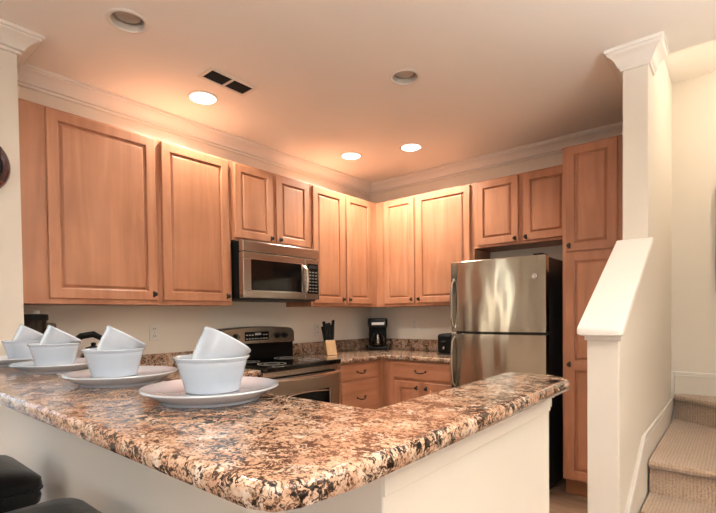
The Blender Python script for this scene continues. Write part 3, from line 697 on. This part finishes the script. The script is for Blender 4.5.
# ------------------------------------------------------------------ staircase
t = thing('staircase', 'carpeted winder stairs behind the cream half wall', 'stairs', (3.24,-1.0,0))
ox, oy = 3.24, -1.0
def step(poly, z0, z1, nose):
    # poly in world plan; nosing edge = first edge
    P = [(x-ox, y-oy) for x, y in poly]
    m = MB(); rs = []
    for d, z in ((0, z0), (0, z1-.045), ):
        rs.append([(x, y, z) for x, y in P])
    a, b = Vector(P[0]), Vector(P[1]); e = (b-a).normalized(); n = Vector((0, -1))
    def shift(k): return [tuple(Vector(p)+n*k) if i < 2 else p for i, p in enumerate(P)]
    for k, z in ((.020, z1-.043), (.038, z1-.030), (.042, z1-.017), (.036, z1-.005), (.022, z1)):
        rs.append([(x, y, z) for x, y in shift(k)])
    return m.rings(rs).build('step', 'carpet', t)
xa, xb = XP1+.022, 3.698
for i, (yr, zt) in enumerate(((-1.765,.178), (-1.505,.355), (-1.258,.532))):
    step([(xa, yr), (xb, yr), (xb, -.065), (xa, -.065)], .001 if i == 0 else zt-.176, zt, .04)
step([(xa, -.09), (xb, -.84), (xb, -.065), (xa+.03, -.065)], .533, .708, .04)
step([(3.36, -.066), (xb, -.70), (xb, -.065), (3.40, -.065)], .709, .885, .03)

# ------------------------------------------------------------------ place settings
LW = 3
def plate(loc, label):
    m = MB().lathe([(.001,.005), (.098,.005), (.101,.0), (.110,.0), (.113,.006), (.134,.016), (.150,.0265), (.1525,.0285), (.1515,.0315), (.148,.0315), (.130,.0235), (.108,.0225), (.104,.0205), (.001,.0200)], n=72)
    o = m.build('dinner_plate', 'china'); o.location = loc; return tag(o, label, 'plate', 'white plates on the bar')
def bowl(loc, label):
    prof = [(.001,.004), (.054,.004), (.056,.0), (.060,.0), (.062,.008), (.0665,.026), (.0675,.0272), (.0705,.040), (.0715,.0412), (.0745,.055), (.0755,.0562), (.078,.068), (.0825,.0725), (.0845,.0765), (.0825,.0785), (.0785,.074), (.073,.050), (.064,.022), (.056,.012), (.001,.010)]
    o = MB().lathe(prof, n=64).build('cereal_bowl', 'china'); o.location = loc; return tag(o, label, 'bowl', 'white bowls on the plates')
def cup(loc, rot, label):
    prof = [(.001,.003), (.040,.003), (.041,0), (.045,0), (.047,.006), (.0515,.030), (.0522,.031), (.0545,.052), (.0552,.053), (.057,.082), (.0595,.087), (.060,.091), (.058,.094), (.0545,.086), (.0515,.055), (.048,.030), (.042,.010), (.001,.008)]
    o = MB().lathe(prof, n=64).build('cup', 'china'); o.location = loc; o.rotation_euler = rot; return tag(o, label, 'cup', 'white cups leaning in the bowls')
PL = [((2.220,-3.438), (2.222,-3.436)), ((1.762,-3.441), (1.737,-3.452)), ((1.255,-3.440), (1.225,-3.450)), ((.83,-3.440), (.82,-3.435))]
W4 = ['nearest the bar corner', 'second from the bar corner', 'third from the bar corner', 'farthest from the bar corner, by the wall']
axis_up = (Rv*.42+Vector((0,0,1))*.86+Fv*.28).normalized()
q = axis_up.to_track_quat('Z', 'Y').to_euler()
bo = co = po = None
for i, ((px_, py_), (bx, by)) in enumerate(PL):
    lz = Z1+.0005
    cl_ = Vector((bx, by, lz+.0095+.094))+Rv*.0-axis_up*.0
    rimc = Vector((bx, by, 0))+Rv*.034+Fv*.01; rimc.z = Z1+.138
    base = rimc-axis_up*.094
    a_ = ('white dinner plate %s' % W4[i], 'white bowl on the plate %s' % W4[i], 'white cup tilted in the bowl %s' % W4[i])
    if i == 0:
        po = plate((px_, py_, lz), a_[0]); bo = bowl((bx, by, lz+.0205), a_[1]); co = cup(tuple(base), q, a_[2])
    else:
        for src, loc, lab in ((po, (px_, py_, lz), a_[0]), (bo, (bx, by, lz+.0205), a_[1]), (co, tuple(base), a_[2])):
            c = src.copy(); C.objects.link(c); c.location = loc; c['label'] = lab

# ------------------------------------------------------------------ bar stools
def stool(loc, label):
    t = thing('bar_stool', label, 'stool', loc, 0, 'black stools under the bar')
    s_ = .205
    def sq(h, r, z):
        pts = []
        for cx_, cy_, a0 in ((h-r, -h+r, -90), (h-r, h-r, 0), (-h+r, h-r, 90), (-h+r, -h+r, 180)):
            for k in range(6): a = math.radians(a0+18*k); pts.append((cx_+r*math.cos(a), cy_+r*math.sin(a), z))
        return pts
    cu = MB().rings([sq(s_-.02,.05,.655), sq(s_-.004,.05,.663), sq(s_,.05,.685), sq(s_-.006,.05,.705), sq(s_+.002,.05,.715), sq(s_,.05,.738), sq(s_-.02,.055,.754), sq(s_-.07,.06,.762), sq(.05,.04,.766)]).build('seat_cushion', 'leather', t)
    MB().tube([p for p in sq(s_+.001,.05,.708)]+[sq(s_+.001,.05,.708)[0]], .004, 6).build('piping', 'leather', cu)
    MB().box(-s_+.02, s_-.02, -s_+.02, s_-.02, .60, .654).build('seat_frame', 'dwood', t, bevel=.004)
    for sx in (-1, 1):
        for sy in (-1, 1):
            MB().rings([[(sx*(.150+d)+a*.017, sy*(.150+d)+b*.017, z) for a, b in ((-1,-1), (1,-1), (1,1), (-1,1))] for d, z in ((.04,-.049), (.0,.599))]).build('leg', 'dwood', t)
    for sy in (-1, 1): MB().box(-.155, .155, sy*.175-.010, sy*.175+.010, .20, .225).build('footrest', 'dwood', t)
    for sx in (-1, 1): MB().box(sx*.172-.010, sx*.172+.010, -.155, .155, .26, .285).build('footrest', 'dwood', t)
    return t
s1 = stool((1.915,-3.757,.050), 'black cushioned stool nearer the bar corner, right one')
dup(s1, (1.275,-3.765,.050), 0, 'black cushioned stool at the left edge of the photo')
